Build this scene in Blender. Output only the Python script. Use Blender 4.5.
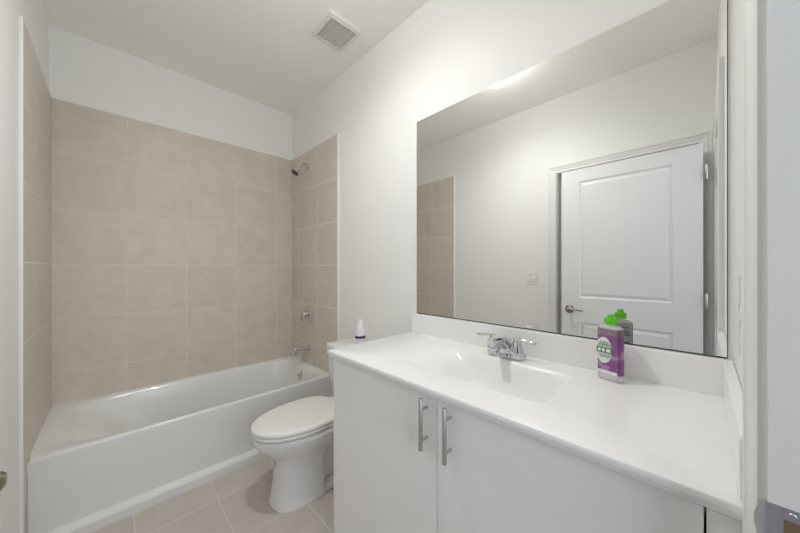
import bpy, bmesh, math, random
from mathutils import Vector, Matrix

for o in list(bpy.data.objects):
    bpy.data.objects.remove(o)
S = bpy.context.scene
C = S.collection
PI = math.pi
R = math.radians

# ------------------------------------------------------------------ camera
cd = bpy.data.cameras.new('camera')
cam = bpy.data.objects.new('camera', cd)
C.objects.link(cam)
cam.location = (0, 0, 1.248)
cam.rotation_euler = (R(90), 0, R(-44.28))
cd.sensor_width = 36.0
cd.lens = 296.1 / 800 * 36.0
cd.shift_y = 1.8 / 800
cd.clip_start = 0.01
S.camera = cam

# ------------------------------------------------------------------ world, lights, exposure
W = bpy.data.worlds.new('world')
S.world = W
W.use_nodes = True
bg = W.node_tree.nodes['Background']
bg.inputs[0].default_value = (0.80, 0.88, 1.0, 1)
bg.inputs[1].default_value = 0.05

def lamp(name, kind, loc, energy, color, rot=(0, 0, 0), **kw):
    l = bpy.data.lights.new(name, kind)
    l.energy = energy
    l.color = color
    for k, v in kw.items():
        setattr(l, k, v)
    o = bpy.data.objects.new(name, l)
    C.objects.link(o)
    o.location = loc
    o.rotation_euler = rot
    return o

# the ceiling lamp of the room, above the floor in front of the vanity: most of it shines down, a little all round
LAMP = (1.0, 0.99, 0.98)
lamp('ceiling_lamp_down', 'SPOT', (0.49, 1.04, 2.68), 38, LAMP, spot_size=R(165), spot_blend=0.95, shadow_soft_size=0.055)
lamp('ceiling_lamp_glow', 'POINT', (0.49, 1.06, 2.64), 6.5, LAMP, shadow_soft_size=0.06)
# daylight in the hall behind the doorway
lamp('hall_daylight', 'AREA', (0.22, -1.05, 1.60), 21, (0.86, 0.92, 1.0), rot=(R(90), 0, 0),
     shape='RECTANGLE', size=1.0, size_y=1.9)

vs = S.view_settings
S.display_settings.display_device = 'sRGB'
vs.view_transform = 'Standard'
vs.look = 'None'
vs.gamma = 1
vs.use_curve_mapping = False
vs.exposure = -0.06
cy = S.cycles
cy.max_bounces = 14
cy.diffuse_bounces = 8
cy.glossy_bounces = 8
cy.transmission_bounces = 10
cy.caustics_reflective = True
cy.sample_clamp_indirect = 6

# ------------------------------------------------------------------ materials
def srgb(r, g, b):
    f = lambda c: (c / 255 / 12.92) if c / 255 <= 0.04045 else ((c / 255 + 0.055) / 1.055) ** 2.4
    return (f(r), f(g), f(b), 1)

def mat(name, col, rough=0.5, metal=0.0, coat=0.0, noise=0.0, nscale=40, bump=0.0, bscale=200, **kw):
    m = bpy.data.materials.new(name)
    m.use_nodes = True
    nt = m.node_tree
    b = nt.nodes['Principled BSDF']
    b.inputs['Base Color'].default_value = col
    b.inputs['Roughness'].default_value = rough
    b.inputs['Metallic'].default_value = metal
    b.inputs['Coat Weight'].default_value = coat
    for k, v in kw.items():
        b.inputs[k].default_value = v
    tc = nt.nodes.new('ShaderNodeTexCoord')
    if noise:
        n = nt.nodes.new('ShaderNodeTexNoise')
        n.inputs['Scale'].default_value = nscale
        n.inputs['Detail'].default_value = 4
        nt.links.new(tc.outputs['Object'], n.inputs['Vector'])
        mx = nt.nodes.new('ShaderNodeMix')
        mx.data_type = 'RGBA'
        mx.inputs[6].default_value = tuple(c * (1 - noise) for c in col[:3]) + (1,)
        mx.inputs[7].default_value = tuple(min(1, c * (1 + noise)) for c in col[:3]) + (1,)
        nt.links.new(n.outputs['Fac'], mx.inputs[0])
        nt.links.new(mx.outputs[2], b.inputs['Base Color'])
    if bump:
        n2 = nt.nodes.new('ShaderNodeTexNoise')
        n2.inputs['Scale'].default_value = bscale
        n2.inputs['Detail'].default_value = 3
        nt.links.new(tc.outputs['Object'], n2.inputs['Vector'])
        bp = nt.nodes.new('ShaderNodeBump')
        bp.inputs['Strength'].default_value = bump
        bp.inputs['Distance'].default_value = 0.001
        nt.links.new(n2.outputs['Fac'], bp.inputs['Height'])
        nt.links.new(bp.outputs['Normal'], b.inputs['Normal'])
    return m

def tile_mat(name, col, grout, ax, size, off, half=0.0023, rough=0.42):
    """Rectangular tiles on two world axes, thin recessed grout, mottled stone-look colour."""
    m = bpy.data.materials.new(name)
    m.use_nodes = True
    nt = m.node_tree
    N, L = nt.nodes, nt.links
    b = N['Principled BSDF']
    b.inputs['Roughness'].default_value = rough
    tc = N.new('ShaderNodeTexCoord')
    sp = N.new('ShaderNodeSeparateXYZ')
    L.new(tc.outputs['Object'], sp.inputs[0])
    def math_(op, a, bb=None):
        n = N.new('ShaderNodeMath')
        n.operation = op
        for i, v in enumerate((a, bb)):
            if v is None:
                continue
            if isinstance(v, (int, float)):
                n.inputs[i].default_value = v
            else:
                L.new(v, n.inputs[i])
        return n.outputs[0]
    ds, ids = [], []
    for k in range(2):
        q = math_('DIVIDE', math_('SUBTRACT', sp.outputs[ax[k]], off[k]), size[k])
        fr = math_('FRACT', q)
        ids.append(math_('FLOOR', q))
        ds.append(math_('MULTIPLY', math_('MINIMUM', fr, math_('SUBTRACT', 1.0, fr)), size[k]))
    d = math_('MINIMUM', ds[0], ds[1])
    g = N.new('ShaderNodeMapRange')
    g.inputs[1].default_value = half * 0.6
    g.inputs[2].default_value = half * 1.5
    L.new(d, g.inputs[0])
    # mottling
    n1 = N.new('ShaderNodeTexNoise'); n1.inputs['Scale'].default_value = 9; n1.inputs['Detail'].default_value = 7
    n1.inputs['Roughness'].default_value = 0.62
    n2 = N.new('ShaderNodeTexNoise'); n2.inputs['Scale'].default_value = 70; n2.inputs['Detail'].default_value = 3
    # each tile is cut from its own bit of pattern
    cmb = N.new('ShaderNodeCombineXYZ')
    L.new(ids[0], cmb.inputs[0]); L.new(ids[1], cmb.inputs[1])
    sc = N.new('ShaderNodeVectorMath'); sc.operation = 'SCALE'; sc.inputs[3].default_value = 7.31
    L.new(cmb.outputs[0], sc.inputs[0])
    ad = N.new('ShaderNodeVectorMath'); ad.operation = 'ADD'
    L.new(tc.outputs['Object'], ad.inputs[0]); L.new(sc.outputs[0], ad.inputs[1])
    L.new(ad.outputs[0], n1.inputs['Vector']); L.new(ad.outputs[0], n2.inputs['Vector'])
    wn = N.new('ShaderNodeTexWhiteNoise'); wn.noise_dimensions = '2D'
    L.new(cmb.outputs[0], wn.inputs['Vector'])
    v = math_('ADD', math_('MULTIPLY', math_('SUBTRACT', n1.outputs['Fac'], 0.5), 0.30),
              math_('ADD', math_('MULTIPLY', math_('SUBTRACT', n2.outputs['Fac'], 0.5), 0.16),
                    math_('MULTIPLY', math_('SUBTRACT', wn.outputs['Value'], 0.5), 0.05)))
    hs = N.new('ShaderNodeHueSaturation')
    hs.inputs['Color'].default_value = col
    L.new(math_('ADD', v, 1.0), hs.inputs['Value'])
    mx = N.new('ShaderNodeMix'); mx.data_type = 'RGBA'
    mx.inputs[6].default_value = grout
    L.new(g.outputs[0], mx.inputs[0]); L.new(hs.outputs[0], mx.inputs[7])
    L.new(mx.outputs[2], b.inputs['Base Color'])
    bp = N.new('ShaderNodeBump'); bp.inputs['Strength'].default_value = 0.5; bp.inputs['Distance'].default_value = 0.002
    L.new(g.outputs[0], bp.inputs['Height'])
    L.new(bp.outputs['Normal'], b.inputs['Normal'])
    rg = N.new('ShaderNodeMapRange'); rg.inputs[3].default_value = 0.8; rg.inputs[4].default_value = rough
    L.new(g.outputs[0], rg.inputs[0]); L.new(rg.outputs[0], b.inputs['Roughness'])
    return m

M = {}
M['wall'] = mat('warm white wall paint', srgb(236, 236, 234), 0.75, bump=0.08, bscale=260)
M['ceil'] = mat('ceiling paint', srgb(247, 245, 241), 0.85, bump=0.12, bscale=180)
M['trim'] = mat('white trim paint', srgb(232, 232, 230), 0.4)
M['door'] = mat('white door paint', srgb(228, 229, 230), 0.42, bump=0.05, bscale=120)
M['tub'] = mat('white tub enamel', srgb(226, 226, 225), 0.16, coat=0.3)
M['porcelain'] = mat('white porcelain', srgb(229, 228, 227), 0.12, coat=0.4)
M['seat'] = mat('white seat plastic', srgb(232, 230, 227), 0.28)
M['dark'] = mat('dark joint', srgb(60, 58, 56), 0.8)
M['marble'] = mat('white cultured marble', srgb(240, 240, 240), 0.22)
M['cab'] = mat('white cabinet foil', srgb(246, 246, 246), 0.42)
M['cabin'] = mat('cabinet interior', srgb(205, 203, 198), 0.7)
M['chrome'] = mat('chrome', (0.68, 0.68, 0.70, 1), 0.06, 1.0)
M['nickel'] = mat('brushed nickel', (0.56, 0.55, 0.53, 1), 0.42, 1.0, noise=0.08, nscale=300)
M['bronze'] = mat('aged nickel', (0.30, 0.26, 0.22, 1), 0.28, 1.0)
M['steel'] = mat('strike steel', (0.58, 0.58, 0.64, 1), 0.42, 1.0, noise=0.15, nscale=60)
M['wood'] = mat('raw wood', srgb(126, 100, 76), 0.7, noise=0.15, nscale=90)
M['mirror'] = mat('mirror silver', (0.905, 0.91, 0.89, 1), 0.0, 1.0)
M['mirroredge'] = mat('mirror edge', srgb(70, 76, 74), 0.4)
M['white'] = mat('white plastic', srgb(236, 236, 234), 0.35)
M['grille'] = mat('vent grille plastic', srgb(216, 214, 209), 0.5)
M['gapshade'] = mat('grey gap shade', srgb(150, 149, 146), 0.8)  # flat grey that paints the shade in the vent and round the rockers
M['ventframe'] = mat('vent frame plastic', srgb(222, 220, 215), 0.45)
M['caulk'] = mat('torn caulk', srgb(214, 213, 210), 0.6, noise=0.1, nscale=120, bump=0.5, bscale=150)
M['green'] = mat('bright green cap plastic', srgb(96, 205, 20), 0.35)
M['lav'] = mat('pale lavender plastic', srgb(222, 214, 230), 0.35)
M['purpleband'] = mat('dark purple print', srgb(58, 40, 78), 0.4)
M['bottlewhite'] = mat('white bottle plastic', srgb(232, 233, 238), 0.3, noise=0.04, nscale=160)
M['grey_rubber'] = mat('grey rubber', srgb(78, 76, 74), 0.6)
M['labelwhite'] = mat('label white', srgb(224, 232, 228), 0.4)
M['labelgreen'] = mat('label green', srgb(74, 140, 62), 0.4)
M['labelgrey'] = mat('label grey print', srgb(86, 104, 96), 0.4)
M['tile_back'] = tile_mat('beige wall tile, long wall', srgb(206, 198, 187), srgb(220, 214, 206), (0, 2), (0.343, 0.34), (0.078, 2.295))
M['tile_side'] = tile_mat('beige wall tile, end walls', srgb(208, 200, 189), srgb(230, 225, 218), (1, 2), (0.343, 0.34), (2.300, 2.295), half=0.0034)
M['floor'] = tile_mat('beige floor tile', srgb(192, 184, 176), srgb(216, 211, 204), (0, 1), (0.333, 0.333), (0.081, 1.824), half=0.0022, rough=0.38)

M['clear'] = mat('clear bottle plastic', srgb(244, 241, 244), 0.12, **{'Transmission Weight': 0.45, 'IOR': 1.2})
M['labelback'] = mat('back label', srgb(216, 209, 220), 0.4, noise=0.1, nscale=60)

def label_mat():
    m = bpy.data.materials.new('purple swirl label')
    m.use_nodes = True
    nt = m.node_tree; N, L = nt.nodes, nt.links
    b = N['Principled BSDF']; b.inputs['Roughness'].default_value = 0.35
    tc = N.new('ShaderNodeTexCoord')
    mp = N.new('ShaderNodeMapping'); mp.inputs['Scale'].default_value = (8, 8, 26); mp.inputs['Rotation'].default_value = (R(25), 0, 0)
    L.new(tc.outputs['Object'], mp.inputs[0])
    n = N.new('ShaderNodeTexNoise'); n.inputs['Scale'].default_value = 1.6; n.inputs['Detail'].default_value = 3; n.inputs['Distortion'].default_value = 0.8
    L.new(mp.outputs[0], n.inputs['Vector'])
    cr = N.new('ShaderNodeValToRGB')
    e = cr.color_ramp.elements
    e[0].position = 0.30; e[0].color = srgb(170, 142, 162)
    e[1].position = 0.72; e[1].color = srgb(238, 212, 234)
    x = e.new(0.47); x.color = srgb(196, 116, 202)
    x = e.new(0.58); x.color = srgb(216, 172, 216)
    L.new(n.outputs['Fac'], cr.inputs[0])
    # greyer printed band along the top of the label
    sx = N.new('ShaderNodeSeparateXYZ'); L.new(tc.outputs['Object'], sx.inputs[0])
    mr = N.new('ShaderNodeMapRange'); mr.inputs[1].default_value = 1.022; mr.inputs[2].default_value = 1.046; L.new(sx.outputs[2], mr.inputs[0])
    mx = N.new('ShaderNodeMix'); mx.data_type = 'RGBA'; mx.inputs[7].default_value = srgb(176, 168, 164)
    L.new(mr.outputs[0], mx.inputs[0]); L.new(cr.outputs[0], mx.inputs[6])
    L.new(mx.outputs[2], b.inputs['Base Color'])
    return m
M['label'] = label_mat()

# ------------------------------------------------------------------ mesh helpers
def obj(name, bm, m=None, parent=None, smooth=None, **props):
    me = bpy.data.meshes.new(name)
    bmesh.ops.recalc_face_normals(bm, faces=bm.faces[:])
    bm.to_mesh(me); bm.free()
    for q in (m if isinstance(m, (list, tuple)) else [m]):
        if q: me.materials.append(q)
    o = bpy.data.objects.new(name, me)
    C.objects.link(o)
    if parent:
        o.parent = parent
        if parent.type == 'EMPTY':          # meshes are modelled in world coordinates
            o.matrix_parent_inverse = Matrix.Translation(-Vector(parent.location))
    if smooth is not None:
        for p in me.polygons: p.use_smooth = True
        try:
            me.set_sharp_from_angle(angle=R(smooth))
        except Exception:
            pass
    for k, v in props.items():
        o[k] = v
    return o

def thing(name, label, cat, loc=(0, 0, 0), group=None):
    o = bpy.data.objects.new(name, None)
    o.empty_display_size = 0.05
    C.objects.link(o)
    o.location = loc
    o['label'] = label; o['category'] = cat; o['kind'] = 'thing'
    if group: o['group'] = group
    return o

def struct(name, bm, m, parent=None, smooth=None):
    o = obj(name, bm, m, parent, smooth)
    if not parent: o['kind'] = 'structure'
    return o

def box(bm, x0, x1, y0, y1, z0, z1, bev=0.0, seg=2, mi=0):
    t = bmesh.new()
    bmesh.ops.create_cube(t, size=1.0)
    for v in t.verts:
        v.co = Vector(((x0 + x1) / 2 + v.co.x * (x1 - x0), (y0 + y1) / 2 + v.co.y * (y1 - y0), (z0 + z1) / 2 + v.co.z * (z1 - z0)))
    if bev:
        bmesh.ops.bevel(t, geom=t.edges[:], offset=bev, segments=seg, affect='EDGES', profile=0.5)
    return join(bm, t, mi)

def join(bm, t, mi=0):
    vm = {}
    for v in t.verts:
        vm[v] = bm.verts.new(v.co)
    for f in t.faces:
        try:
            nf = bm.faces.new([vm[v] for v in f.verts]); nf.material_index = mi
        except ValueError:
            pass
    t.free()
    return bm

def loft(bm, loops, cap0=True, cap1=True, mi=0):
    rows = [[bm.verts.new(p) for p in lp] for lp in loops]
    n = len(rows[0])
    for a, b in zip(rows, rows[1:]):
        for i in range(n):
            f = bm.faces.new((a[i], a[(i + 1) % n], b[(i + 1) % n], b[i])); f.material_index = mi
    if cap0: bm.faces.new(rows[0]).material_index = mi
    if cap1: bm.faces.new(rows[-1]).material_index = mi
    return rows

def lathe(bm, prof, origin=(0, 0, 0), axis=(0, 0, 1), n=32, cap0=True, cap1=True, mi=0):
    """prof = [(radius, height along axis)]"""
    q = Vector((0, 0, 1)).rotation_difference(Vector(axis))
    o = Vector(origin)
    loops = []
    for r, h in prof:
        loops.append([o + q @ Vector((r * math.cos(2 * PI * i / n), r * math.sin(2 * PI * i / n), h)) for i in range(n)])
    return loft(bm, loops, cap0, cap1, mi)

def tube(bm, pts, rad, n=14, sx=1.0, mi=0):
    pts = [Vector(p) for p in pts]
    rs = rad if isinstance(rad, (list, tuple)) else [rad] * len(pts)
    loops = []
    up = None
    for i, p in enumerate(pts):
        t = (pts[min(i + 1, len(pts) - 1)] - pts[max(i - 1, 0)]).normalized()
        if up is None:
            up = Vector((0, 0, 1)) if abs(t.z) < 0.9 else Vector((1, 0, 0))
        s = t.cross(up).normalized()
        up = s.cross(t).normalized()
        loops.append([p + (s * math.cos(2 * PI * k / n) * sx + up * math.sin(2 * PI * k / n)) * rs[i] for k in range(n)])
    return loft(bm, loops, mi=mi)

def spline(pts, n=8):
    P = [Vector(p) for p in pts]
    P = [P[0]] + P + [P[-1]]
    out = []
    for i in range(1, len(P) - 2):
        for k in range(n):
            t = k / n
            a, b, c, d = P[i - 1], P[i], P[i + 1], P[i + 2]
            out.append(0.5 * (2 * b + (c - a) * t + (2 * a - 5 * b + 4 * c - d) * t * t + (3 * b - a - 3 * c + d) * t ** 3))
    out.append(P[-2])
    return out

def extrude_profile(bm, prof, y0=None, z0=0, z1=1, mi=0):
    """2D profile [(x,y)] extruded along z"""
    return loft(bm, [[Vector((x, y, z0)) for x, y in prof], [Vector((x, y, z1)) for x, y in prof]], mi=mi)

# ------------------------------------------------------------------ dimensions
XL, XR, YB, YE, ZC = -0.275, 1.2665, 2.80, -0.06, 2.74
TXL, TXR, TYB = -0.263, 1.2545, 2.79        # tile faces
YT = 1.985                                  # front edge of the tiled end walls
ZT = 2.295                                  # top of the tile
JX0, JX1, DH = -0.19, 0.625, 2.06           # entry doorway

# ------------------------------------------------------------------ setting
bm = bmesh.new(); box(bm, -1.2, 1.6, -1.4, 2.95, -0.08, 0); struct('floor', bm, M['floor'])
bm = bmesh.new(); box(bm, -0.40, 1.40, -0.19, 2.95, ZC, ZC + 0.08); struct('ceiling', bm, M['ceil'])
bm = bmesh.new(); box(bm, XR, XR + 0.115, -0.175, 2.92, 0, ZC); struct('wall_right', bm, M['wall'])
bm = bmesh.new(); box(bm, XL, XR, YB, YB + 0.115, 0, ZC); struct('wall_back', bm, M['wall'])
bm = bmesh.new()
CL0, CL1, CLH = 0.03, 0.895, 2.072          # second doorway, in the left wall behind the open door
box(bm, XL - 0.115, XL, -0.175, CL0, 0, ZC); box(bm, XL - 0.115, XL, CL1, 2.92, 0, ZC); box(bm, XL - 0.115, XL, CL0, CL1, CLH, ZC)
struct('wall_left', bm, M['wall'])
bm = bmesh.new()
box(bm, XL, JX0 - 0.02, YE - 0.115, YE, 0, ZC); box(bm, JX1 + 0.02, XR, YE - 0.115, YE, 0, ZC); box(bm, JX0 - 0.02, JX1 + 0.02, YE - 0.115, YE, DH + 0.02, ZC)
struct('wall_front', bm, M['wall'])

# tiled surround of the tub: three walls of tile
bm = bmesh.new(); box(bm, TXL, TXR, TYB, YB, 0.30, ZT); struct('wall_back_tile', bm, M['tile_back'])
bm = bmesh.new(); box(bm, XL, TXL, YT, YB, 0.0, ZT); struct('wall_left_tile', bm, M['tile_side'])
bm = bmesh.new(); box(bm, TXR, XR, YT, YB, 0.0, ZT); struct('wall_right_tile', bm, M['tile_side'])
# pale edge strips that finish the tile
bm = bmesh.new(); box(bm, XL, TXL + 0.001, YT - 0.012, YT, 0, ZT, 0.002); struct('trim_1', bm, M['trim'])
bm = bmesh.new(); box(bm, TXR - 0.001, XR, YT - 0.012, YT, 0, ZT, 0.002); struct('trim_2', bm, M['trim'])

# entry doorway: jamb and casing
bm = bmesh.new()
box(bm, JX1, JX1 + 0.02, YE - 0.115, YE, 0, DH); box(bm, JX0 - 0.02, JX0, YE - 0.115, YE, 0, DH); box(bm, JX0 - 0.02, JX1 + 0.02, YE - 0.115, YE, DH, DH + 0.02)
jamb = struct('door_frame', bm, M['trim'])
CP = [(0, 0), (0, .009), (.003, .011), (.010, .011), (.013, .0085), (.018, .0085), (.024, .011), (.036, .0135), (.042, .0155), (.047, .013), (.050, .0175), (.062, .0185), (.066, .016), (.066, 0)]
def casing_frame(name, to_world, a0, a1, h, leg0=True):
    """mitred casing around an opening; to_world(u, v, z): u along the wall, v out of the wall"""
    bm = bmesh.new()
    rev = 0.006
    def at(i, k, u, z): return to_world(u, CP[i][1], z)
    path = []
    loops = []
    for corner in range(4):
        lp = []
        for (w, t) in CP:
            if corner == 0: u, z = a0 - rev - w, 0.0
            elif corner == 1: u, z = a0 - rev - w, h + rev + w
            elif corner == 2: u, z = a1 + rev + w, h + rev + w
            else: u, z = a1 + rev + w, 0.0
            lp.append(to_world(u, t, z))
        loops.append(lp)
    if not leg0: loops = loops[1:]
    loft(bm, loops)
    return struct(name, bm, M['trim'])
casing_frame('trim_3', lambda u, v, z: Vector((u, YE + v, z)), JX0, JX1, DH)
# casing and closed door of the second doorway, in the left wall
casing_frame('trim_4', lambda u, v, z: Vector((XL + v, u, z)), CL0, CL1, CLH)
bm = bmesh.new(); box(bm, XL - 0.10, XL - 0.065, CL0 + .003, CL1 - .003, 0.01, CLH - .003, .002); struct('door_2', bm, M['door'])

# baseboards (low on the walls, mostly behind the vanity and the toilet)
bm = bmesh.new(); box(bm, XL, XL + 0.012, 0.97, YT - 0.015, 0, 0.085, 0.003); struct('baseboard_left', bm, M['trim'])
bm = bmesh.new(); box(bm, XR - 0.012, XR, 1.19, YT - 0.015, 0, 0.085, 0.003); struct('baseboard_right', bm, M['trim'])

# torn caulk where the casing meets the corner beside the mirror
random.seed(4)
bm = bmesh.new()
pts = [Vector((1.05 + 0.03 * math.sin(i * 1.3) * random.random(), YE + 0.0005, 1.23 - i * 0.013)) for i in range(15)]
tube(bm, pts, [0.001 + 0.0022 * random.random() for _ in pts], 8)
o = obj('trim_5', bm, M['caulk'], None, 60); o['kind'] = 'structure'

# ------------------------------------------------------------------ open entry door with two raised panels
def door_leaf(bm, xf, xb, y0, y1, z0, z1, panels):
    """face at xf (towards +x), back at xb"""
    dep = 0.007
    box(bm, xb + dep, xf - dep, y0 + .002, y1 - .002, z0 + .002, z1 - .002)
    ys = panels[0][0], panels[0][1]
    for (xa, xc) in ((xf - dep - .001, xf), (xb, xb + dep + .001)):
        box(bm, xa, xc, y0, ys[0], z0, z1); box(bm, xa, xc, ys[1], y1, z0, z1)
        zz = [z0] + [v for p in panels for v in (p[2], p[3])] + [z1]
        for k in range(0, len(zz), 2):
            box(bm, xa, xc, ys[0], ys[1], zz[k], zz[k + 1])
    for (ya, yb, za, zb) in panels:
        for s, x in ((1, xf), (-1, xb)):
            def ring(i, h): return [Vector((x - s * h, a, b)) for a, b in ((ya + i, za + i), (yb - i, za + i), (yb - i, zb - i), (ya + i, zb - i))]
            loft(bm, [ring(0, .0005), ring(.010, .0065), ring(.016, .0068), ring(.036, .0015), ring(.036, .0015)], cap0=False)
D0, D1 = 0.002, 0.828
bm = bmesh.new()
door_leaf(bm, -0.175, -0.210, D0, D1, 0.012, 2.046, [(0.142, 0.700, 0.24, 0.815), (0.142, 0.700, 1.012, 1.945)])
door = struct('door_1', bm, M['door'])
bm = bmesh.new()
KY, KZ = 0.768, 0.915
lathe(bm, [(0.0, 0), (0.033, 0), (0.033, .004), (0.029, .009), (0.016, .012), (0.012, .016), (0.012, .038), (0.014, .040), (0.014, .052), (0.010, .056), (0, .056)], (-0.175, KY, KZ), (1, 0, 0), 32, False, False)
tube(bm, spline([(-0.127, KY, KZ), (-0.125, KY - 0.02, KZ + .002), (-0.128, KY - 0.06, KZ + .001), (-0.134, KY - 0.105, KZ - .006)], 6), [0.0095 - 0.0002 * i for i in range(19)], 12)
h = obj('door_handle', bm, M['bronze'], door, 40); h['label'] = 'aged nickel lever handle with round rose'
bm = bmesh.new(); box(bm, -0.205, -0.180, D1 - .0005, D1 + .0012, KZ - .028, KZ + .028, .0005); lathe(bm, [(0.007, 0), (0.007, .006), (0.004, .011), (0, .011)], (-0.1925, D1, KZ), (0, 1, 0), 16, True, False)
obj('latch', bm, M['steel'], door, 40)
for z in (0.24, 1.04, 1.86):
    bm = bmesh.new()
    lathe(bm, [(0, -.048), (.004, -.048), (.0065, -.045), (.0065, .045), (.004, .048), (0, .048)], (-0.168, -0.012, z), (0, 0, 1), 16, False, False)
    box(bm, -0.200, -0.172, -0.0005, 0.0019, z - .044, z + .044)
    hg = obj('hinge', bm, M['nickel'], door, 40)

# strike plate on the latch-side jamb
bm = bmesh.new()
SZ0, SZ1 = 0.880, 0.938
pr = [(0.6240, -0.094), (0.6240, -0.0605)]
def strike(zs, a, b):
    loft(bm, [[Vector((x, y, z0)) for x, y in (a, b)] + [Vector((b[0] + .0012, b[1], z0)), Vector((a[0] + .0012, a[1], z0))] for z0 in zs])
a, b = pr                 # flat part with a latch hole: four bars round it
strike((SZ0, SZ0 + .015), a, b); strike((SZ1 - .015, SZ1), a, b)
strike((SZ0 + .015, SZ1 - .015), a, (0.6240, -0.0865)); strike((SZ0 + .015, SZ1 - .015), (0.6240, -0.0725), b)
lip, zc, hz = [], (SZ0 + SZ1) / 2, (SZ1 - SZ0) / 2
for k in range(13):       # rounded lip that curls over the edge of the jamb
    u = k / 12
    y = -0.0605 + .0125 * u
    x = 0.6240 - .0004 * math.sin(u * PI) + .0030 * u * u
    h_ = hz * (1 - u ** 3.2 * .75) * (1.0 if u < 1 else .9)
    lip.append([Vector((x, y, zc - h_)), Vector((x, y, zc + h_)), Vector((x + .0012, y, zc + h_)), Vector((x + .0012, y, zc - h_))])
loft(bm, lip)
for z in (SZ0 + .008, SZ1 - .008):
    lathe(bm, [(0, 0), (.0038, 0), (.003, .0012), (0, .0012)], (0.6239, -0.0795, z), (-1, 0, 0), 16, False, False)
sp_o = o = obj('strike_plate', bm, M['steel'], jamb, 30); o['label'] = 'grey steel strike plate with curved lip'
bm = bmesh.new(); box(bm, 0.6243, 0.6249, -0.0868, -0.0722, SZ0 + .0145, SZ1 - .0145)
o = obj('latch_recess', bm, M['wood'], sp_o); o['label'] = 'brown wood showing in the latch hole'

# ------------------------------------------------------------------ ceiling vent and light switch
VX0, VX1, VY0, VY1 = 0.898, 1.130, 1.497, 1.737
t = thing('ceiling_vent', 'square white plastic exhaust fan grille on the ceiling', 'vent', ((VX0 + VX1) / 2, (VY0 + VY1) / 2, ZC))
bm = bmesh.new()
def sq(i, z): return [Vector((x, y, z)) for x, y in ((VX0 + i, VY0 + i), (VX1 - i, VY0 + i), (VX1 - i, VY1 - i), (VX0 + i, VY1 - i))]
loft(bm, [sq(0, ZC), sq(0, ZC - .006), sq(.004, ZC - .014), sq(.024, ZC - .022), sq(.028, ZC - .022), sq(.028, ZC - .006)], False, False)
obj('frame', bm, M['ventframe'], t)
bm = bmesh.new()
box(bm, VX0 + .026, VX1 - .026, VY0 + .026, VY1 - .026, ZC - .008, ZC - .004, mi=1)  # solid sheet behind the slats, the cavity's shade put into its grey
n = 17
for k in range(n):
    y = VY0 + .030 + (VY1 - VY0 - .060) * k / (n - 1)
    box(bm, VX0 + .027, VX1 - .027, y - .0028, y + .0028, ZC - .018, ZC - .008)
for k in range(4):
    x = VX0 + .028 + (VX1 - VX0 - .056) * (k + .5) / 4
    box(bm, x - .002, x + .002, VY0 + .027, VY1 - .027, ZC - .0175, ZC - .008)
obj('grille', bm, [M['grille'], M['gapshade']], t)

t = thing('light_switch', 'white double rocker light switch plate on left wall, seen in mirror', 'light switch', (XL, 1.112, 1.158))
bm = bmesh.new(); box(bm, XL, XL + .006, 1.054, 1.170, 1.100, 1.216, .002)
for y in (1.089, 1.135): box(bm, XL + .001, XL + .0064, y - .0185, y + .0185, 1.158 - .0355, 1.158 + .0355, mi=1)  # grey rims that paint the shaded gap round each rocker
obj('switch_plate', bm, [M['white'], M['gapshade']], t)
for y in (1.089, 1.135):
    bm = bmesh.new()
    loft(bm, [[Vector((XL + x, y + a, 1.158 + z)) for x, z in ((.005, -.033), (.0085, -.033), (.0115, 0), (.0085, .033), (.005, .033))] for a in (-.0165, .0165)])
    obj('rocker', bm, M['white'], t)

# ------------------------------------------------------------------ bathtub
def ray_rect(a, x0, x1, y0, y1, cx, cy_):
    c, s = math.cos(a), math.sin(a)
    ts = []
    if c > 1e-9: ts.append((x1 - cx) / c)
    if c < -1e-9: ts.append((x0 - cx) / c)
    if s > 1e-9: ts.append((y1 - cy_) / s)
    if s < -1e-9: ts.append((y0 - cy_) / s)
    k = min(ts)
    return cx + c * k, cy_ + s * k

def angles_for(x0, x1, y0, y1, cx, cy_, n=120):
    A = [2 * PI * i / n for i in range(n)]
    for x in (x0, x1):
        for y in (y0, y1):
            a = math.atan2(y - cy_, x - cx) % (2 * PI)
            j = min(range(len(A)), key=lambda i: abs(A[i] - a))
            A[j] = a
    return sorted(A)

def sup(a, cx, cy_, hx, hy, e):
    c, s = math.cos(a), math.sin(a)
    r = (abs(c / hx) ** e + abs(s / hy) ** e) ** (-1 / e)
    return cx + c * r, cy_ + s * r

TX0, TX1, TY0, TY1, TZ = TXL, TXR, 2.060, TYB, 0.404
t = thing('bathtub', 'white alcove bathtub with straight apron against the tiled walls', 'bathtub', ((TX0 + TX1) / 2, TY0, 0))
bm = bmesh.new()
cx, cyy = 0.51, 2.432
A = angles_for(TX0, TX1, TY0, TY1, cx, cyy, 160)
def rect_loop(i, z, ex=0.0): return [Vector((*ray_rect(a, TX0 + i * ex, TX1 - i * ex, TY0 + i, TY1 - i * ex, cx, cyy), z)) for a in A]
loops = [rect_loop(0.004, TZ - 0.045), rect_loop(0.0, TZ - .010), rect_loop(.002, TZ - .004), rect_loop(.006, TZ - .0008), rect_loop(.012, TZ)]
def tub_loop(x0, x1, y0, y1, z, e): return [Vector((*sup(math.atan2(math.sin(a), math.cos(a)), (x0 + x1) / 2, (y0 + y1) / 2, (x1 - x0) / 2, (y1 - y0) / 2, e), z)) for a in A]
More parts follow.
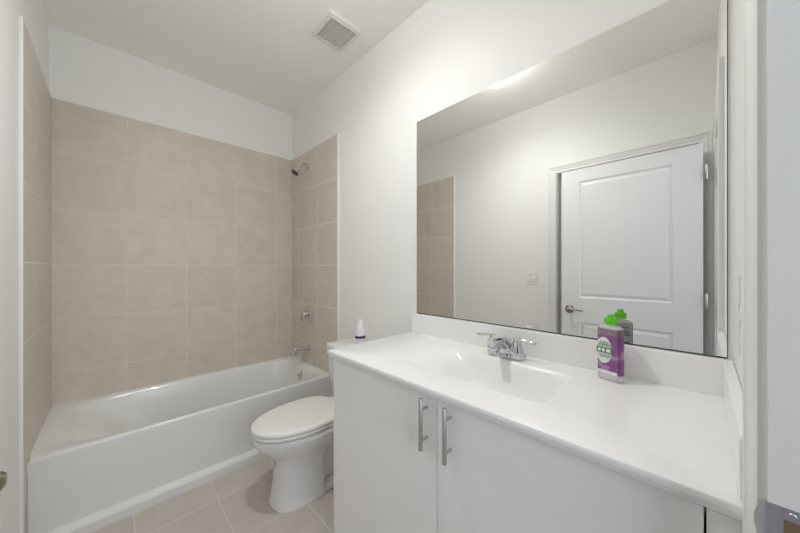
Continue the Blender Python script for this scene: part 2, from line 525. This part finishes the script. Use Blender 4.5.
for (x0, x1, y0, y1, z, e) in ((-.190, 1.196, 2.090, 2.752, TZ - .001, 6), (-.178, 1.188, 2.098, 2.744, TZ - .006, 6), (-.160, 1.180, 2.106, 2.736, TZ - .022, 6),
                               (-.060, 1.165, 2.150, 2.722, .30, 4.6), (0.06, 1.145, 2.168, 2.706, .18, 4.2), (.135, 1.120, 2.188, 2.690, .105, 3.8), (.19, 1.09, 2.215, 2.665, .075, 3.4), (.30, 1.00, 2.29, 2.59, .066, 3)):
    loops.append(tub_loop(x0, x1, y0, y1, z, e))
loft(bm, loops, cap0=False, cap1=True)
obj('basin', bm, M['tub'], t, 50)
bm = bmesh.new()
# apron: rolled top, panel set back inside a border, plinth at the foot
def apron_row(pr): return [Vector((x, y, z)) for x, y, z in pr]
yA, yB = TY0 + .010, TY0 - .012
secs = []
prof = [(0.0015, TZ - .010), (.0025, TZ - .075), (.0005, .062), (-.010, .056), (-.034, .051), (-.040, .044), (-.040, 0.0)]
loft(bm, [[Vector((x, TY0 + d, z)) for d, z in prof] + [Vector((x, TY0 + .03, 0)), Vector((x, TY0 + .03, TZ - .04))] for x in (TX0, TX1)])
obj('apron', bm, M['tub'], t, 35)
for (x0, x1, x2, x3) in ((TX0 + .002, TX0 + .002, TX0 + .045, TX0 + .080), (TX1 - .045, TX1 - .080, TX1 - .002, TX1 - .002)):
    bm = bmesh.new()
    loft(bm, [[Vector((x0, TY0 - .0015, TZ - .05)), Vector((x2, TY0 - .0015, TZ - .05)), Vector((x3, TY0 - .0035, .064)), Vector((x1, TY0 - .0035, .064))],
              [Vector((x0, TY0 + .012, TZ - .05)), Vector((x2 + .008, TY0 + .012, TZ - .05)), Vector((x3 + .008, TY0 + .010, .060)), Vector((x1, TY0 + .010, .060))]])
    obj('apron_border', bm, M['tub'], t)
bm = bmesh.new()
lathe(bm, [(0, 0), (.036, 0), (.036, .004), (.030, .009), (.010, .011), (0, .011)], (1.168, 2.432, 0.325), (-1, 0, .12), 32, False, False)
box(bm, 1.145, 1.158, 2.424, 2.440, .318, .336, .003)
obj('overflow_plate', bm, M['chrome'], t, 40)
bm = bmesh.new(); lathe(bm, [(0, 0), (.036, 0), (.036, .003), (.028, .005), (.012, .004), (0, .008)], (.98, 2.44, .0655), (0, 0, 1), 32, False, False)
obj('drain', bm, M['chrome'], t, 40)

# ------------------------------------------------------------------ shower fittings on the right tiled wall
SY = 2.447
t = thing('wall_shower', 'chrome shower head on a bent arm high on the tiled wall', 'shower head', (TXR, SY, 2.152))
bm = bmesh.new(); lathe(bm, [(0, 0), (.031, 0), (.030, .004), (.020, .010), (.012, .012), (0, .012)], (TXR, SY, 2.152), (-1, 0, 0), 28, False, False); obj('flange', bm, M['chrome'], t, 40)
bm = bmesh.new(); tube(bm, spline([(TXR, SY, 2.152), (TXR - .045, SY, 2.166), (TXR - .078, SY, 2.150), (TXR - .100, SY, 2.100)], 8), 0.0095, 14); obj('shower_arm', bm, M['chrome'], t, 60)
bm = bmesh.new()
ax = Vector((-.62, 0, -.78)).normalized()
lathe(bm, [(0, 0), (.014, 0), (.016, .010), (.013, .018), (.018, .026), (.034, .034), (.038, .039), (.038, .046), (.035, .048), (0, .048)], (TXR - .098, SY, 2.106), ax, 32, False, False)
obj('spray_head', bm, M['chrome'], t, 40)
bm = bmesh.new()
lathe(bm, [(0, 0), (.033, 0), (.032, .002), (0, .002)], Vector((TXR - .098, SY, 2.106)) + ax * .048, ax, 32, False, False)
obj('spray_face', bm, M['grey_rubber'], t, 40)

t = thing('shower_valve', 'round chrome shower valve plate with knob on tiled wall', 'shower valve', (TXR, SY, 0.845))
bm = bmesh.new(); lathe(bm, [(0, 0), (.085, 0), (.085, .003), (.076, .008), (.040, .011), (.034, .016), (0, .016)], (TXR, SY, .845), (-1, 0, 0), 48, False, False); obj('escutcheon', bm, M['chrome'], t, 40)
bm = bmesh.new()
lathe(bm, [(.026, 0), (.026, .014), (.024, .020), (.030, .026), (.034, .040), (.032, .052), (.022, .060), (0, .062)], (TXR - .014, SY, .845), (-1, 0, 0), 32, True, False)
tube(bm, spline([(TXR - .060, SY, .845), (TXR - .066, SY, .815), (TXR - .062, SY, .785)], 6), [.012] * 8 + [.010, .009, .008, .007, .006], 12, 0.7)
obj('valve_handle', bm, M['chrome'], t, 40)

t = thing('tub_spout', 'chrome tub spout on tiled wall above the tub end', 'tub spout', (TXR, SY, .545))
bm = bmesh.new()
sp_ = [(TXR, .545, .024, .024), (TXR - .012, .545, .025, .026), (TXR - .02, .545, .023, .024), (TXR - .07, .545, .0225, .0235), (TXR - .125, .5445, .0225, .0235), (TXR - .138, .544, .021, .022), (TXR - .140, .544, .018, .019)]
loft(bm, [[Vector((x, SY + hw * math.copysign(abs(math.cos(u)) ** .7, math.cos(u)), z + hh * math.copysign(abs(math.sin(u)) ** .7, math.sin(u)))) for u in [2 * PI * k / 28 for k in range(28)]] for x, z, hw, hh in sp_])
obj('spout_body', bm, M['chrome'], t, 50)
bm = bmesh.new(); lathe(bm, [(.0135, 0), (.0135, .008), (.012, .008)], (TXR - .118, SY, .5235), (0, 0, -1), 20); obj('outlet', bm, M['grey_rubber'], t, 40)

# ------------------------------------------------------------------ toilet
TY = 1.580
def egg(xf, xb, hw, z, yc=TY, e=2.15, n=72, mid=0.58, eb=None):
    """plan outline from the front (xf, low x) to the back (xb)"""
    xm = xf + (xb - xf) * mid
    pts = []
    for k in range(n):
        u = 2 * PI * k / n
        c, s = math.cos(u), math.sin(u)
        ee = e if c > 0 else (eb or e)
        cx_ = math.copysign(abs(c) ** (2 / ee), c)
        sy_ = math.copysign(abs(s) ** (2 / ee), s)
        pts.append(Vector((xm - (xm - xf) * cx_ if c > 0 else xm - (xb - xm) * cx_, yc + hw * sy_, z)))
    return pts
t = thing('toilet', 'white elongated toilet with closed lid between bathtub and vanity', 'toilet', (0.85, TY, 0))
bm = bmesh.new()
L = [egg(.598, .875, .118, 0.0, e=2.6, eb=6), egg(.596, .875, .119, .012, e=2.6, eb=6), egg(.604, .870, .112, .022, e=2.6, eb=6), egg(.614, .868, .105, .10, e=2.5, eb=6),
     egg(.622, .870, .098, .18, e=2.4, eb=5), egg(.620, .90, .099, .225, e=2.3, eb=4), egg(.592, .98, .120, .262, e=2.2, eb=3), egg(.540, 1.02, .160, .315, e=2.15, eb=2.8),
     egg(.512, 1.03, .178, .357, e=2.1, eb=2.8), egg(.511, 1.03, .179, .378, e=2.1, eb=2.8), egg(.518, 1.025, .172, .385, e=2.1, eb=2.8)]
loft(bm, L)
obj('bowl', bm, M['porcelain'], t, 60)
bm = bmesh.new()   # rear pedestal block that carries the tank
box(bm, 0.98, 1.245, TY - .105, TY + .105, .25, .392, .025, 4)
box(bm, .862, 1.22, TY - .058, TY + .058, .03, .30, .02, 3); box(bm, .860, 1.19, TY - .112, TY + .112, .0, .035, .008, 2)
obj('tank_base', bm, M['porcelain'], t, 40)
def ring_seat(bm, xf, xb, hw, z0, z1, r):
    loft(bm, [egg(xf + r, xb - r, hw - r, z0, e=2.1, eb=3), egg(xf, xb, hw, z0 + r, e=2.1, eb=3), egg(xf, xb, hw, z1 - r, e=2.1, eb=3), egg(xf + r, xb - r, hw - r, z1, e=2.1, eb=3)])
bm = bmesh.new(); ring_seat(bm, .507, .985, .180, .392, .411, .005); obj('seat', bm, M['seat'], t, 50)
bm = bmesh.new()
loft(bm, [egg(.512, .985, .176, .4145, e=2.1, eb=3), egg(.506, .988, .181, .418, e=2.1, eb=3), egg(.506, .988, .181, .428, e=2.1, eb=3), egg(.511, .985, .177, .4335, e=2.1, eb=3), egg(.535, .965, .158, .4365, e=2.1, eb=3), egg(.62, .90, .09, .439, e=2.1, eb=3)])
obj('lid', bm, M['seat'], t, 50)
for s in (-1, 1):
    bm = bmesh.new(); box(bm, .985, 1.02, TY + s * .07 - .018, TY + s * .07 + .018, .389, .428, .006, 3); obj('seat_hinge', bm, M['seat'], t, 40)
bm = bmesh.new()
def rr(x0, x1, y0, y1, z, r, n=6):
    out = []
    for (cx_, cy_, a0) in ((x1 - r, y1 - r, 0), (x0 + r, y1 - r, PI / 2), (x0 + r, y0 + r, PI), (x1 - r, y0 + r, 1.5 * PI)):
        out += [Vector((cx_ + r * math.cos(a0 + PI / 2 * k / n), cy_ + r * math.sin(a0 + PI / 2 * k / n), z)) for k in range(n + 1)]
    return out
loft(bm, [rr(1.075, 1.248, TY - .19, TY + .19, .393, .03), rr(1.062, 1.252, TY - .205, TY + .205, .41, .035), rr(1.052, 1.254, TY - .212, TY + .212, .56, .035), rr(1.048, 1.254, TY - .215, TY + .215, .705, .035)])
obj('tank', bm, M['porcelain'], t, 40)
bm = bmesh.new()
loft(bm, [rr(1.046, 1.256, TY - .217, TY + .217, .705, .03), rr(1.038, 1.258, TY - .224, TY + .224, .711, .035), rr(1.038, 1.258, TY - .224, TY + .224, .732, .035), rr(1.046, 1.254, TY - .217, TY + .217, .741, .03), rr(1.07, 1.24, TY - .195, TY + .195, .744, .02)])
obj('tank_lid', bm, M['porcelain'], t, 40)
bm = bmesh.new(); lathe(bm, [(0, 0), (.011, 0), (.010, .012), (0, .012)], (1.049, TY - .15, .655), (-1, 0, 0), 20, False, False); tube(bm, [(1.034, TY - .15, .655), (1.032, TY - .11, .652), (1.033, TY - .075, .648)], [.006, .006, .007], 12)
obj('flush_lever', bm, M['chrome'], t, 40)

# white cone-shaped air freshener on the tank lid
FX, FY, FZ = 1.150, 1.545, .744
t = thing('air_freshener', 'small white cone-shaped bottle with dark purple band on toilet tank', 'bottle', (FX, FY, FZ))
bm = bmesh.new(); lathe(bm, [(0, 0), (.029, 0), (.032, .003), (.033, .02), (.033, .057), (0, .057)], (FX, FY, FZ), n=36, cap0=False, cap1=False); o = obj('base', bm, M['lav'], t, 40); o['label'] = 'pale lavender base'
bm = bmesh.new(); lathe(bm, [(0, .057), (.0335, .057), (.0335, .073), (0, .073)], (FX, FY, FZ), n=36, cap0=False, cap1=False); o = obj('band', bm, M['purpleband'], t, 40); o['label'] = 'dark purple band'
bm = bmesh.new(); lathe(bm, [(0, .073), (.0325, .073), (.031, .092), (.027, .116), (.0225, .136), (.0195, .140), (.0185, .166), (.0165, .171), (0, .172)], (FX, FY, FZ), n=36, cap0=False, cap1=False); obj('body', bm, M['bottlewhite'], t, 40)

# ------------------------------------------------------------------ vanity cabinet
VF, VY_0, VY_1, VZ = 0.738, YE + .002, 1.170, 0.8542
XW = XR - .002
t = thing('vanity_cabinet', 'white flat-fronted vanity cabinet with two doors under the counter', 'cabinet', (1.0, 0.575, 0))
bm = bmesh.new(); box(bm, VF, XW, VY_1 - .016, VY_1, .0, VZ, .001); obj('side_panel', bm, M['cab'], t)
bm = bmesh.new(); box(bm, VF, XW, VY_0, VY_0 + .016, .0, VZ, .001); obj('side_panel', bm, M['cab'], t)
bm = bmesh.new(); box(bm, VF + .002, XW - .01, VY_0 + .016, VY_1 - .016, .05, .066); obj('bottom_panel', bm, M['cabin'], t)
bm = bmesh.new(); box(bm, XW - .010, XW - .002, VY_0 + .016, VY_1 - .016, .066, VZ); obj('back_panel', bm, M['cabin'], t)
bm = bmesh.new(); box(bm, VF + .06, VF + .076, VY_0 + .016, VY_1 - .016, .0, .05); obj('toe_kick', bm, M['cab'], t)
bm = bmesh.new(); box(bm, VF, VF + .016, VY_0 + .016, VY_1 - .016, VZ - .03, VZ); obj('top_rail', bm, M['cabin'], t)
DZ0, DZ1 = .022, .8435
bm = bmesh.new(); box(bm, VF - .018, VF, VY_0, -.0035, DZ0, DZ1, .001); obj('filler_panel', bm, M['cab'], t)
for (y0, y1, yp) in ((.5765, 1.1685, .615), (-.0002, .5735, .523)):
    bm = bmesh.new(); box(bm, VF - .018, VF - .0005, y0, y1, DZ0, DZ1, .0012, 2)
    d = obj('door', bm, M['cab'], t)
    bm = bmesh.new()
    XP = VF - .018 - .031
    tube(bm, [(XP, yp, .681), (XP, yp, .682), (XP, yp, .842), (XP, yp, .843)], [.006, .0068, .0068, .006], 18)
    for z in (.711, .807):
        tube(bm, [(VF - .0185, yp, z), (XP + .004, yp, z)], .0048, 14)
    p = obj('bar_pull', bm, M['nickel'], d, 40); p['label'] = 'brushed nickel bar pull'

# ------------------------------------------------------------------ vanity top with moulded basin
KX0, KX1, KY0, KY1, KZ, VZ = .695, XW, YE + .001, 1.1825, .881, .855
BX, BY = .985, .575
t = thing('sink_countertop', 'glossy white vanity countertop with moulded rectangular sink basin', 'countertop', (BX, BY, KZ))
A = angles_for(KX0, KX1, KY0, KY1, BX, BY, 200)
def kr(i, z): return [Vector((*ray_rect(a, KX0 + i, KX1, KY0, KY1 - i, BX, BY), z)) for a in A]
def ks(x0, x1, y0, y1, z, e):
    return [Vector((*sup(a, (x0 + x1) / 2, (y0 + y1) / 2, (x1 - x0) / 2, (y1 - y0) / 2, e), z)) for a in A]
bm = bmesh.new()
loft(bm, [kr(.03, VZ), kr(.006, VZ), kr(.004, VZ + .001), kr(.004, VZ + .009), kr(.0005, VZ + .010), kr(0, VZ + .012), kr(0, KZ - .005), kr(.0015, KZ - .0015), kr(.005, KZ),
          ks(.826, 1.134, .298, .852, KZ, 9)], False, False)
obj('slab', bm, M['marble'], t, 30)
bm = bmesh.new()
loft(bm, [ks(.826, 1.134, .298, .852, KZ, 9), ks(.830, 1.130, .302, .848, KZ - .0012, 8.5), ks(.836, 1.125, .308, .836, KZ - .005, 8), ks(.846, 1.117, .318, .800, KZ - .018, 7),
          ks(.860, 1.108, .330, .752, KZ - .050, 6), ks(.876, 1.096, .350, .705, KZ - .095, 5), ks(.893, 1.080, .38, .68, KZ - .122, 4), ks(.930, 1.050, .44, .65, KZ - .133, 3), ks(.975, 1.005, .53, .59, KZ - .137, 2.4)], False, True)
obj('basin', bm, M['marble'], t, 60)
bm = bmesh.new(); lathe(bm, [(.021, 0), (.022, .002), (.019, .0035), (.014, .003), (.013, .006), (0, .008)], (.99, .56, KZ - .1365), n=28, cap1=False); obj('drain', bm, M['chrome'], t, 40)
bm = bmesh.new(); box(bm, 1.2435, XW, YE + .001, KY1, KZ - .002, .988, .003, 3); obj('backsplash', bm, M['marble'], t)
bm = bmesh.new(); box(bm, .705, 1.2425, YE + .001, YE + .021, KZ - .002, .985, .003, 3); obj('side_splash', bm, M['marble'], t)

# ------------------------------------------------------------------ mirror
t = thing('wall_mirror', 'large frameless rectangular mirror on the wall above the vanity backsplash', 'mirror', (XR, .555, .992))
bm = bmesh.new(); box(bm, 1.2605, 1.2630, -.0466, 1.155, .9935, 2.091); obj('glass', bm, M['mirror'], t)
bm = bmesh.new(); box(bm, 1.2632, XR, -.0486, 1.1565, .9885, 2.0925); obj('backing', bm, M['mirroredge'], t)

# ------------------------------------------------------------------ faucet
FXc = 1.182
t = thing('faucet', 'chrome two-handle centerset faucet behind the sink basin', 'faucet', (FXc, BY, KZ))
bm = bmesh.new()
def stad(z, k): return [Vector((FXc + .027 * k * math.copysign(abs(math.cos(u)) ** .8, math.cos(u)), BY + (.052 if math.sin(u) > 1e-6 else -.052 if math.sin(u) < -1e-6 else 0) + .027 * k * math.sin(u), z)) for u in [2 * PI * (i + .5) / 40 for i in range(40)]]
loft(bm, [stad(KZ + .0006, 1), stad(KZ + .010, 1), stad(KZ + .016, .93), stad(KZ + .018, .8)])
obj('base_plate', bm, M['chrome'], t, 40)
bm = bmesh.new()
sp_ = spline([(FXc - .004, BY, KZ + .010), (FXc - .006, BY, KZ + .030), (FXc - .016, BY, KZ + .052), (FXc - .042, BY, KZ + .070), (FXc - .080, BY, KZ + .079), (FXc - .122, BY, KZ + .079), (FXc - .132, BY, KZ + .078)], 5)
n_ = len(sp_)
tube(bm, sp_, [.034 - .019 * (i / (n_ - 1)) ** .9 for i in range(n_ - 2)] + [.0125, .007], 28, 1.0)
obj('spout', bm, M['chrome'], t, 60)
bm = bmesh.new(); lathe(bm, [(.0115, 0), (.0115, .018), (.0095, .018), (.0095, .014)], (FXc - .112, BY, KZ + .076), (0, 0, -1), 24); obj('aerator', bm, M['steel'], t, 40)
HX = FXc - .014
for s in (-1, 1):
    y = BY + s * .050
    bm = bmesh.new()
    lathe(bm, [(0, .008), (.0265, .008), (.0265, .018), (.0245, .020), (.0245, .023), (.0275, .025), (.0270, .032), (.0250, .046), (.0200, .060), (.0160, .068), (.0150, .071), (.0150, .079), (.011, .085), (0, .088)], (HX, y, KZ), n=28, cap0=False, cap1=False)
    hnd = obj('handle', bm, M['chrome'], t, 40)
    bm = bmesh.new()
    tube(bm, spline([(HX, y, KZ + .076), (HX - .002, y + s * .022, KZ + .081), (HX - .003, y + s * .050, KZ + .077), (HX - .004, y + s * .080, KZ + .076)], 6), [.0085, .008, .0075, .007, .0065, .006, .0056, .0054, .0054, .0056, .006, .0065, .007, .0072, .007, .0066, .006, .005, .003], 14)
    obj('lever', bm, M['chrome'], hnd, 60)
bm = bmesh.new(); lathe(bm, [(.003, 0), (.003, .045), (.006, .047), (.007, .053), (.005, .058), (0, .059)], (FXc + .021, BY, KZ + .015), n=16, cap1=False); obj('lift_rod', bm, M['chrome'], t, 40)

# ------------------------------------------------------------------ hand soap bottle
SX, SYY, SA, ZS = 1.178, 0.214, R(20), KZ + .0006       # turned so that its broad face looks into the room
t = thing('soap_bottle', 'clear soap bottle with purple label and green cap on countertop', 'bottle', (SX, SYY, KZ))
t.rotation_euler = (0, 0, 0)
rot = Matrix.Translation((SX, SYY, ZS)) @ Matrix.Rotation(-SA, 4, 'Z')
def place(bm):
    bmesh.ops.transform(bm, matrix=rot, verts=bm.verts[:])
    return bm
# local frame: broad face looks to -x, width along y
def oval(hx, hy, z, e=4, n=48):
    return [Vector((hx * math.copysign(abs(math.cos(u)) ** (2 / e), math.cos(u)), hy * math.copysign(abs(math.sin(u)) ** (2 / e), math.sin(u)), z)) for u in [2 * PI * k / n for k in range(n)]]
bm = bmesh.new()
loft(bm, [oval(.017, .030, 0), oval(.0190, .0335, .003), oval(.0200, .0345, .010), oval(.0200, .0345, .166), oval(.0190, .0330, .172), oval(.0165, .026, .1765, 3), oval(.0125, .014, .180, 2), oval(.0125, .0125, .187, 2)])
obj('bottle_body', place(bm), M['clear'], t, 40)
bm = bmesh.new()
def half_label(sx):
    b_ = bmesh.new()
    A_ = [v for v in oval(.0206, .0351, 0, n=96) if v.x * sx >= (-.016 if sx < 0 else .0165)]
    A_.sort(key=lambda v: v.y)
    lo = [b_.verts.new((v.x, v.y, .022)) for v in A_]; hi = [b_.verts.new((v.x, v.y, .168)) for v in A_]
    for i in range(len(A_) - 1): b_.faces.new((lo[i], lo[i + 1], hi[i + 1], hi[i]))
    bmesh.ops.solidify(b_, geom=b_.faces[:], thickness=.0003)
    return b_
o = obj('label', place(half_label(-1)), M['label'], t, 40); o['label'] = 'purple swirl front label'
bl = obj('back_label', place(half_label(1)), M['labelback'], t, 40); bl['label'] = 'pale grey lilac back label'
for zc in (.152, .138, .131, .124, .100, .093, .062):
    bm = bmesh.new(); box(bm, .0207, .0212, -.024, .022 - .1 * abs(zc - .11), zc - .0016, zc + .0016); obj('print_line', place(bm), M['labelgrey'], bl)
# front roundel and print, laid on the broad face
def plate(bm, y0, y1, z0, z1, h): box(bm, -.0209 - h, -.0209, y0, y1, z0, z1)
CYL, CZL = .0165, .098
bm = bmesh.new(); lathe(bm, [(0, 0), (.0385 / 1.45, 0), (.0385 / 1.45, .0004), (0, .0004)], (-.0209, 0, 0), (-1, 0, 0), 40, False, False)
bmesh.ops.transform(bm, matrix=Matrix.Translation((0, .0095, CZL)) @ Matrix.Diagonal((1, .97, 1.60, 1)), verts=bm.verts[:])
rl = o = obj('roundel', place(bm), M['labelwhite'], t); o['label'] = 'white oval panel'
bm = bmesh.new(); plate(bm, -.0180, .0318, CZL - .010, CZL + .010, .0006)
gb = obj('green_band', place(bm), M['labelgreen'], t); gb['label'] = 'green band across oval'
bm = bmesh.new()
for (y0, y1) in ((.019, .027), (.006, .0145), (-.012, .0005)): plate(bm, y0, y1, CZL - .0055, CZL + .0055, .0009)
obj('print_block', place(bm), M['labelwhite'], gb)
random.seed(7)
for (zc, hh, y0, y1) in ((CZL + .0255, .0022, -.006, .020), (CZL + .0185, .0028, -.012, .026), (CZL + .0135, .0012, -.014, .028), (CZL - .0145, .0014, -.014, .028), (CZL - .0185, .0012, -.012, .026), (CZL - .0225, .0012, -.008, .022)):
    y = y0
    bm = bmesh.new()
    while y < y1:
        w = random.uniform(.003, .007)
        plate(bm, y, min(y + w, y1), zc - hh, zc + hh, .0006); y += w + .0014
    obj('print_line', place(bm), M['labelgrey'], rl)
bm = bmesh.new(); plate(bm, -.0315, .0315, .0225, .0330, .0004)
obj('label_strip', place(bm), M['labelwhite'], t)
bm = bmesh.new()
lathe(bm, [(0, .1845), (.0170, .1845), (.0178, .187), (.0178, .200), (.0160, .2035), (.0098, .2045), (.0094, .213), (.0075, .216), (0, .216)], n=36, cap0=False, cap1=False)
for k in range(24):
    a = 2 * PI * k / 24
    tube(bm, [(.0178 * math.cos(a), .0178 * math.sin(a), .187), (.0178 * math.cos(a), .0178 * math.sin(a), .199)], .0007, 6)
o = obj('cap', place(bm), M['green'], t, 40); o['label'] = 'bright green flip cap'
